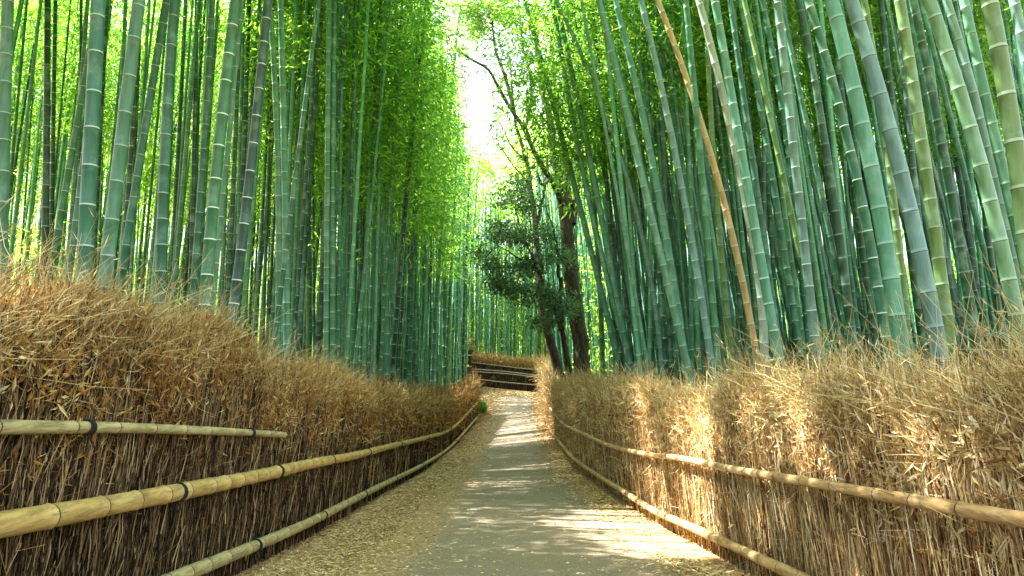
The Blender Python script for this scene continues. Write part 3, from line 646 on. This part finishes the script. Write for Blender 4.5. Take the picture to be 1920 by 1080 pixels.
for side, lst in ((-1, gl), (1, gr_)):
    nm = 'left' if side < 0 else 'right'
    for x, d, ln, H in lst:
        col = tint_pick(side); r = random.uniform(.034, .055) if side < 0 else random.uniform(.036, .058)
        cl = line_for(x, d, ln, -side*abs(random.gauss(.02, .03)) if side > 0 else random.gauss(.01, .03), H)
        px = 960+x/d*F
        zone = ('outer' if abs(px-960) > 620 else 'middle' if abs(px-960) > 320 else 'inner'); dep = 'middle distance' if d < 18 else 'back rows'
        key = (GN[col], 'nearer' if d < 18 else 'far', zone, nm); lab = '%s slim %s bamboo, %s part of the %s grove' % key
        h0 = random.uniform(7.6, 10.0) if side < 0 else random.uniform(8.5, 10.5)
        cr = (random.choice(crown_me), float(cl[0][2])+h0) if d > 12.5 and random.random() < (.72 if side < 0 else .42) else None
        bo = bamboo(cl, r, r*.6, random.uniform(.24, .32), col, random.uniform(.1, .75) if side < 0 else random.uniform(.0, .3), lab, '%s bamboos in the %s %s grove, %s' % (GN[col], zone, nm, dep), 8, cr)
        ranks.setdefault(key, []).append((px, bo))
ORD = ['leftmost', 'second from left', 'third from left', 'fourth from left', 'fifth from left', 'sixth from left', 'seventh from left', 'eighth from left', 'ninth from left', 'tenth from left', 'eleventh from left', 'twelfth from left', 'thirteenth from left', 'fourteenth from left']
NUM = 'zero one two three four five six seven eight nine ten eleven twelve thirteen fourteen'.split()
for key, members in ranks.items():
    members.sort(key=lambda m: m[0]); n = len(members)
    for j, (px, bo) in enumerate(members):
        if n > 1 and n < 15:
            o_ = 'rightmost' if j == n-1 else ORD[j]
            bo['label'] = '%s of the %s %s slim %s bamboos, %s %s grove' % ((o_, NUM[n])+key)
# thickets too deep to count: one object each side and one beyond the bend
def thicket(name, label, spots, sides=6):
    Vs, Qs, Ms, Ts = [], [], [], []; off = 0
    for x, d, ln, H in spots:
        cl = line_for(x, d, ln, 0, H)[::3]; r = random.uniform(.034, .055); V, Q, mi = culm_mesh(cl, r, r*.5, random.uniform(.3, .42), sides)
        c = np.array(COL[tint_pick(-1)])*random.uniform(.7, 1.3)
        Vs.append(V); Qs.append(Q+off); Ms.append(mi); Ts.append(np.tile(c, (len(V), 1))); off += len(V)
    mk(name, np.concatenate(Vs), np.concatenate(Qs), CULMT, np.concatenate(Ms), tint=np.concatenate(Ts), smooth=True, cat='bamboo thicket', label=label, kind='stuff')
thicket('bamboo_thicket', 'deep ranks of thin bamboo far back in the left grove', fill(900, -1, (14, 56), '', '', None, None, (.01, .03), True))
thicket('bamboo_thicket', 'deep ranks of thin bamboo far back in the right grove', fill(900, 1, (12.5, 48), '', '', None, None, (-.06, .05), True))
far = [(random.uniform(-9, 8), random.uniform(52.5, 74), random.gauss(0, .02), random.uniform(11, 16)) for _ in range(620)]
thicket('bamboo_thicket', 'distant bamboo stand seen over the fence at the bend of the path', far)

# ------------------------------------------------------------------ foliage masses
def gap(P):
    """the strip of open sky over the path"""
    x, y, z = P.T; e = (z-1.3)/y; c = -.036*y-np.clip(.40-e, -.1, .14)*-.12*y; hwid = (.003+.011*np.clip((e-.28)/.10, 0, 1)+.006*np.sin(z*3+y))*y+.05
    return (abs(x-c) < hwid) & (z > .335*y+1.3) & (z < .49*y+2)
beam = []   # openings cut in the leaves to place sun patches: (a point on the ground or fence, radius)
def in_beam(P):
    s = np.array(SUN); bad = np.zeros(len(P), bool)
    for p, r in BEAMS:
        v = P-np.array(p); t = v@s; dd = np.linalg.norm(v-t[:, None]*s, axis=1)
        bad |= (dd < r*(1+.25*np.sin(P[:, 2]*3+P[:, 1]*4))+.15) & (t > 0)
    return bad
def mass(name, label, n, k, box, L, W, mat, spread=.3, clump=True, cat='bamboo foliage', cut=None, par=None):
    x0, x1, y0, y1, z0, z1 = box; m = n
    P = np.stack([RNG.uniform(x0, x1, m), RNG.uniform(y0, y1, m), RNG.uniform(z0, z1, m)], -1)
    if clump:
        v = np.sin(P[:, 0]*.9+P[:, 1]*.7)+np.sin(P[:, 1]*.5-P[:, 0]*1.3+P[:, 2]*.8)+np.sin(P[:, 2]*2.1+P[:, 0]*.7)+np.sin(P[:, 0]*2.3+P[:, 2]*1.7)
        P = P[RNG.random(m) < np.clip(.5+v*.28, .03, 1)]
    P = P[~gap(P)]; P = P[~in_beam(P)]
    if cut is not None: P = P[cut(P)]
    V, Q, r = sprays(P, k, spread, L, W); return mk(name, V, Q, [mat], rnd=r, cat=cat, label=label, kind='stuff')
# unseen overhead canopy of the near culms, added and thickened to shade the path
mass('bamboo_shade_canopy', 'leafy bamboo canopy out of view, added to shade the near end of the path', 38000, 11, (-19, 11, -1, 19, 6.4, 13.2), .36, .08, M_LEAF, clump=False,
     cut=lambda P: (P[:, 2]-CZ > .58*P[:, 1]+.7) & ((P[:, 0] < -2.2) | (RNG.random(len(P)) < .12)))
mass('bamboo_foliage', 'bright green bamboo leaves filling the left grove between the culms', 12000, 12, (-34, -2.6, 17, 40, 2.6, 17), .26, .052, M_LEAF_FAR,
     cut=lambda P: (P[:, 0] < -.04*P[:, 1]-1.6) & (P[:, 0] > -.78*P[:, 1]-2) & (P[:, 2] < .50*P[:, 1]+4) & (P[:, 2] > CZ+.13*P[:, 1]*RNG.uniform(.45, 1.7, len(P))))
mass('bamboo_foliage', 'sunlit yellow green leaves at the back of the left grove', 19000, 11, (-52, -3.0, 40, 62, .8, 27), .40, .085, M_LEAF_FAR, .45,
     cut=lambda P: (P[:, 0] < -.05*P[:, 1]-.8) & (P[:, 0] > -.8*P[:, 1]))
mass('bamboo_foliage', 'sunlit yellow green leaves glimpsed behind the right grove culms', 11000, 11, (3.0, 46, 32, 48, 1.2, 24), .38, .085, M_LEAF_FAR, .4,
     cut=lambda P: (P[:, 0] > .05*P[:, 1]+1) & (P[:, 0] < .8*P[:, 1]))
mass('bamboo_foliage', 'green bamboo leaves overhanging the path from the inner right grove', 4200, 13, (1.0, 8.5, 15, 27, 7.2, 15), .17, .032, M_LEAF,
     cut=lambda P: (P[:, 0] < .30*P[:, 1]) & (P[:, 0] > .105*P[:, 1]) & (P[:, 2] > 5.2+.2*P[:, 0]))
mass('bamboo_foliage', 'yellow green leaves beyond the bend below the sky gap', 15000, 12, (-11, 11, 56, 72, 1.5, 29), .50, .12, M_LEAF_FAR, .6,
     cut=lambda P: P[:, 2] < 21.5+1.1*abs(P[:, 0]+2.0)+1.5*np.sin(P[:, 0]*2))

# ------------------------------------------------------------------ trees behind the right fence
def limb(P, r, n=26, noisy=.05):
    """P: (px, py, depth) from base up, r: (start, end) radii"""
    c = smooth_line([unp(*p) for p in P], n); t = np.linspace(0, 1, n)
    c = c+np.cumsum(RNG.normal(0, .012, (n, 3)), 0)*np.array([1, 1, .2]); return c, r[0]+(r[1]-r[0])*t**.8
def tree(name, label, base, trunk, limbs, blobs, mat, lmat, L, W, k):
    b = unp(*base); b[2] = float(G(b[0], b[1])); root = empty(name, b, 'tree', label); ends = []
    c, r = trunk; flare = 1+.2*np.exp(-np.linspace(0, 1, len(c))*14); V, Q = tube(c-b, r*flare, 14, .05); mk('trunk', V, Q, [mat], smooth=True, parent=root)
    for c, r in limbs:
        V, Q = tube(c-b, r, 9, .05); mk('limb', V, Q, [mat], smooth=True, parent=root); ends.append(c)
    parts = []; tw = []
    allc = np.concatenate([e[len(e)//3:] for e in ends]) if ends else None
    for px, py, d, rx, rz, n in blobs:
        ctr = unp(px, py, d); q = RNG.normal(size=(n, 3)); q = unit(q)*(RNG.random((n, 1))**.45)
        P = ctr+q*np.array([rx, rx, rz]); v = np.sin(P[:, 0]*4+P[:, 2]*3)+np.sin(P[:, 1]*3-P[:, 2]*4+px)+np.sin(P[:, 0]*7-P[:, 1]*2)
        P = P[RNG.random(n) < np.clip(.5+v*.36, .0, 1)]; P = P[~in_beam(P)]
        if len(P) == 0: continue
        V, Q, rn = sprays(P-b, k, .16, L, W, droop=.15); parts.append((V, Q, rn, 0))
        m = max(3, len(P)//14); T = P[:m]; near = np.array([allc[np.argmin(np.linalg.norm(allc-t, axis=1))] for t in T])
        ok = np.linalg.norm(near-T, axis=1) < 3.5
        if ok.any():
            V, Q = sticks(near[ok]-b, T[ok]-b, np.full(ok.sum(), .035), .06); tw.append((V, Q, np.zeros(len(Q))))
    V, Q, r, m = merge(parts); mk('foliage', V, Q, [lmat], rnd=r, parent=root)
    V, Q, r, m = merge(tw); mk('twigs', V, Q, [mat], parent=root)
DA = 27.
tree('broadleaf_tree', 'tall brown tree with stout forked trunk rising over the right fence', (1092, 712, DA),
     limb([(1095, 735, DA), (1090, 640, DA), (1078, 540, DA), (1070, 440, DA), (1060, 355, DA)], (.31, .24), 30),
     [limb([(1064, 400, DA), (1040, 305, DA-.3), (1028, 220, DA-.5), (1012, 150, DA-.4), (1005, 60, DA), (1000, -60, DA)], (.20, .06)),
      limb([(1066, 385, DA), (1056, 290, DA+.3), (1043, 180, DA+.6), (1036, 90, DA+.7), (1045, -30, DA+1)], (.18, .06)),
      limb([(1058, 390, DA), (1035, 338, DA-.5), (1008, 296, DA-.8), (985, 240, DA-1), (962, 203, DA-1.2), (940, 160, DA-1.4), (922, 130, DA-1.5), (890, 112, DA-1.6), (862, 92, DA-1.7), (842, 60, DA-1.8)], (.13, .03), 34),
      limb([(962, 203, DA-1.2), (945, 140, DA-1), (930, 90, DA-.8), (925, 20, DA-.5)], (.09, .03)),
      limb([(1072, 420, DA), (1082, 330, DA+.6), (1075, 230, DA+1), (1060, 120, DA+1.3), (1062, 0, DA+1.5)], (.15, .05)),
      limb([(1030, 330, DA-.5), (1012, 345, DA-.9), (1004, 320, DA-1.2)], (.08, .04)),
      limb([(985, 240, DA-1), (1000, 170, DA-1), (985, 90, DA-1), (975, 0, DA-1)], (.07, .025)),
      limb([(1043, 180, DA+.6), (1075, 110, DA), (1100, 50, DA-.5)], (.07, .025))],
     [(880, 30, DA-1.5, 1.1, .7, 330), (930, 40, DA-1, 1.3, .8, 330), (870, -30, DA-1.5, 1.2, .7, 250), (945, -40, DA, 1.4, .7, 250), (985, 80, DA-1, 1.3, 1.1, 200), (1000, 10, DA-.5, 1.6, .9, 220), (1050, 60, DA+.5, 1.6, 1.2, 240), (1100, 30, DA, 1.4, 1.0, 180),
      (985, 200, DA-1, .8, .7, 90), (1020, 150, DA, 1.2, .9, 160), (1090, 130, DA+.5, 1.1, .9, 130), (860, 100, DA-1.7, .5, .35, 26), (940, 215, DA-1.2, .5, .4, 34), (1060, 220, DA+.8, 1., .7, 90), (905, 25, DA-1, 1.0, .6, 120), (960, 120, DA-1, .9, .7, 90), (880, 75, DA-1.5, .7, .5, 40), (925, 175, DA-1.3, .4, .3, 22), (945, 20, DA, 1.1, .6, 110), (990, -60, DA, 2.2, .8, 200), (1075, -50, DA, 2.0, .8, 180)],
     M_BARKM, M_TREELEAF, .17, .06, 8)
DB = 29.
tree('leaning_tree', 'slender dark tree leaning left behind the thick forked trunk', (1052, 712, DB),
     limb([(1058, 740, DB), (1045, 680, DB), (1030, 620, DB), (1018, 560, DB), (1014, 480, DB), (1006, 400, DB), (994, 335, DB)], (.20, .11), 32),
     [limb([(994, 335, DB), (980, 280, DB), (968, 232, DB), (962, 180, DB), (958, 110, DB)], (.10, .03)),
      limb([(985, 300, DB), (960, 275, DB-.4), (940, 245, DB-.7), (922, 215, DB-.9)], (.045, .015)),
      limb([(1008, 420, DB), (1022, 340, DB), (1026, 270, DB+.4)], (.07, .03)),
      limb([(1000, 370, DB), (985, 340, DB-.5), (958, 310, DB-.6), (930, 270, DB-.8)], (.05, .015))],
     [(935, 250, DB-.8, .8, .6, 60), (960, 300, DB, .9, .6, 70), (965, 160, DB, .9, .8, 80), (1030, 280, DB, .9, .7, 80), (955, 350, DB-.5, .8, .5, 60)],
     M_BARK, M_TREELEAF, .17, .06, 8)
DC = 26.
tree('evergreen_tree', 'small dark glossy leaved evergreen hanging over the path before the trunks', (1068, 700, DC+1),
     limb([(1075, 735, DC+1), (1060, 670, DC+.8), (1050, 600, DC+.5), (1046, 520, DC+.2)], (.13, .07), 24),
     [limb([(1052, 620, DC+.6), (1030, 560, DC), (1005, 500, DC-.3), (980, 440, DC-.5), (965, 390, DC-.6)], (.07, .02)),
      limb([(1046, 520, DC+.2), (1040, 450, DC), (1020, 390, DC)], (.06, .02)),
      limb([(1030, 560, DC), (985, 545, DC-.3), (935, 535, DC-.5)], (.04, .012)),
      limb([(1010, 510, DC-.3), (965, 480, DC-.4), (925, 450, DC-.5)], (.04, .012))],
     [(975, 380, DC, 1.0, .65, 270), (940, 440, DC-.5, .9, .5, 234), (1000, 440, DC, 1.0, .6, 306), (965, 500, DC-.5, 1.1, .45, 306), (1030, 490, DC, .9, .6, 270), (940, 535, DC-.5, .85, .28, 162),
      (1000, 550, DC-.3, 1.1, .45, 306), (1045, 570, DC, .9, .6, 306), (1025, 600, DC-.3, .7, .35, 144), (985, 345, DC, .7, .4, 108), (905, 480, DC, .4, .3, 50)],
     M_BARK, M_DARKLEAF, .15, .065, 8)

# ------------------------------------------------------------------ undergrowth, bank plants
def undergrowth(name, label, box, n, k, L, W, hmax, mat=M_MOSS):
    x = RNG.uniform(box[0], box[1], n); y = RNG.uniform(box[2], box[3], n)
    ok = (x < xL(y)-.6) | (x > xR(y)+.6); v = np.sin(x*1.3+y*.8)+np.sin(y*1.7-x); ok &= RNG.random(n) < np.clip(.45+v*.35, .05, 1); x, y = x[ok], y[ok]
    P = np.stack([x, y, G(x, y)+RNG.random(len(x))*hmax], -1); V, Q, r = sprays(P, k, .16, L, W, droop=-.35)
    mk(name, V, Q, [mat], rnd=r, cat='undergrowth', label=label, kind='stuff')
undergrowth('undergrowth', 'low green undergrowth on the floor of the left grove', (-22, -2.8, 10, 46), 6000, 9, .17, .05, .55)
undergrowth('undergrowth', 'low green undergrowth on the floor of the right grove', (2.4, 20, 7, 40), 3600, 9, .15, .045, .5)
# green plant at the end of the left fence
n = 260; b = np.array([-1.62, 38.6, float(G(-1.62, 38.6))]); a = RNG.random(n)*6.28
D = np.stack([np.cos(a)*.35, np.sin(a)*.35, np.ones(n)], -1); P = np.stack([RNG.normal(0, .14, n), RNG.normal(0, .25, n), RNG.random(n)*.3], -1)
V, Q = leaves(P, D, RNG.uniform(.3, .7, n), RNG.uniform(.03, .07, n))
o = mk('leafy_plant', V, Q, [M_MOSS], rnd=RNG.normal(.4, .25, n), cat='plant', label='bright green leafy clump at the far end of the left fence'); o.location = b
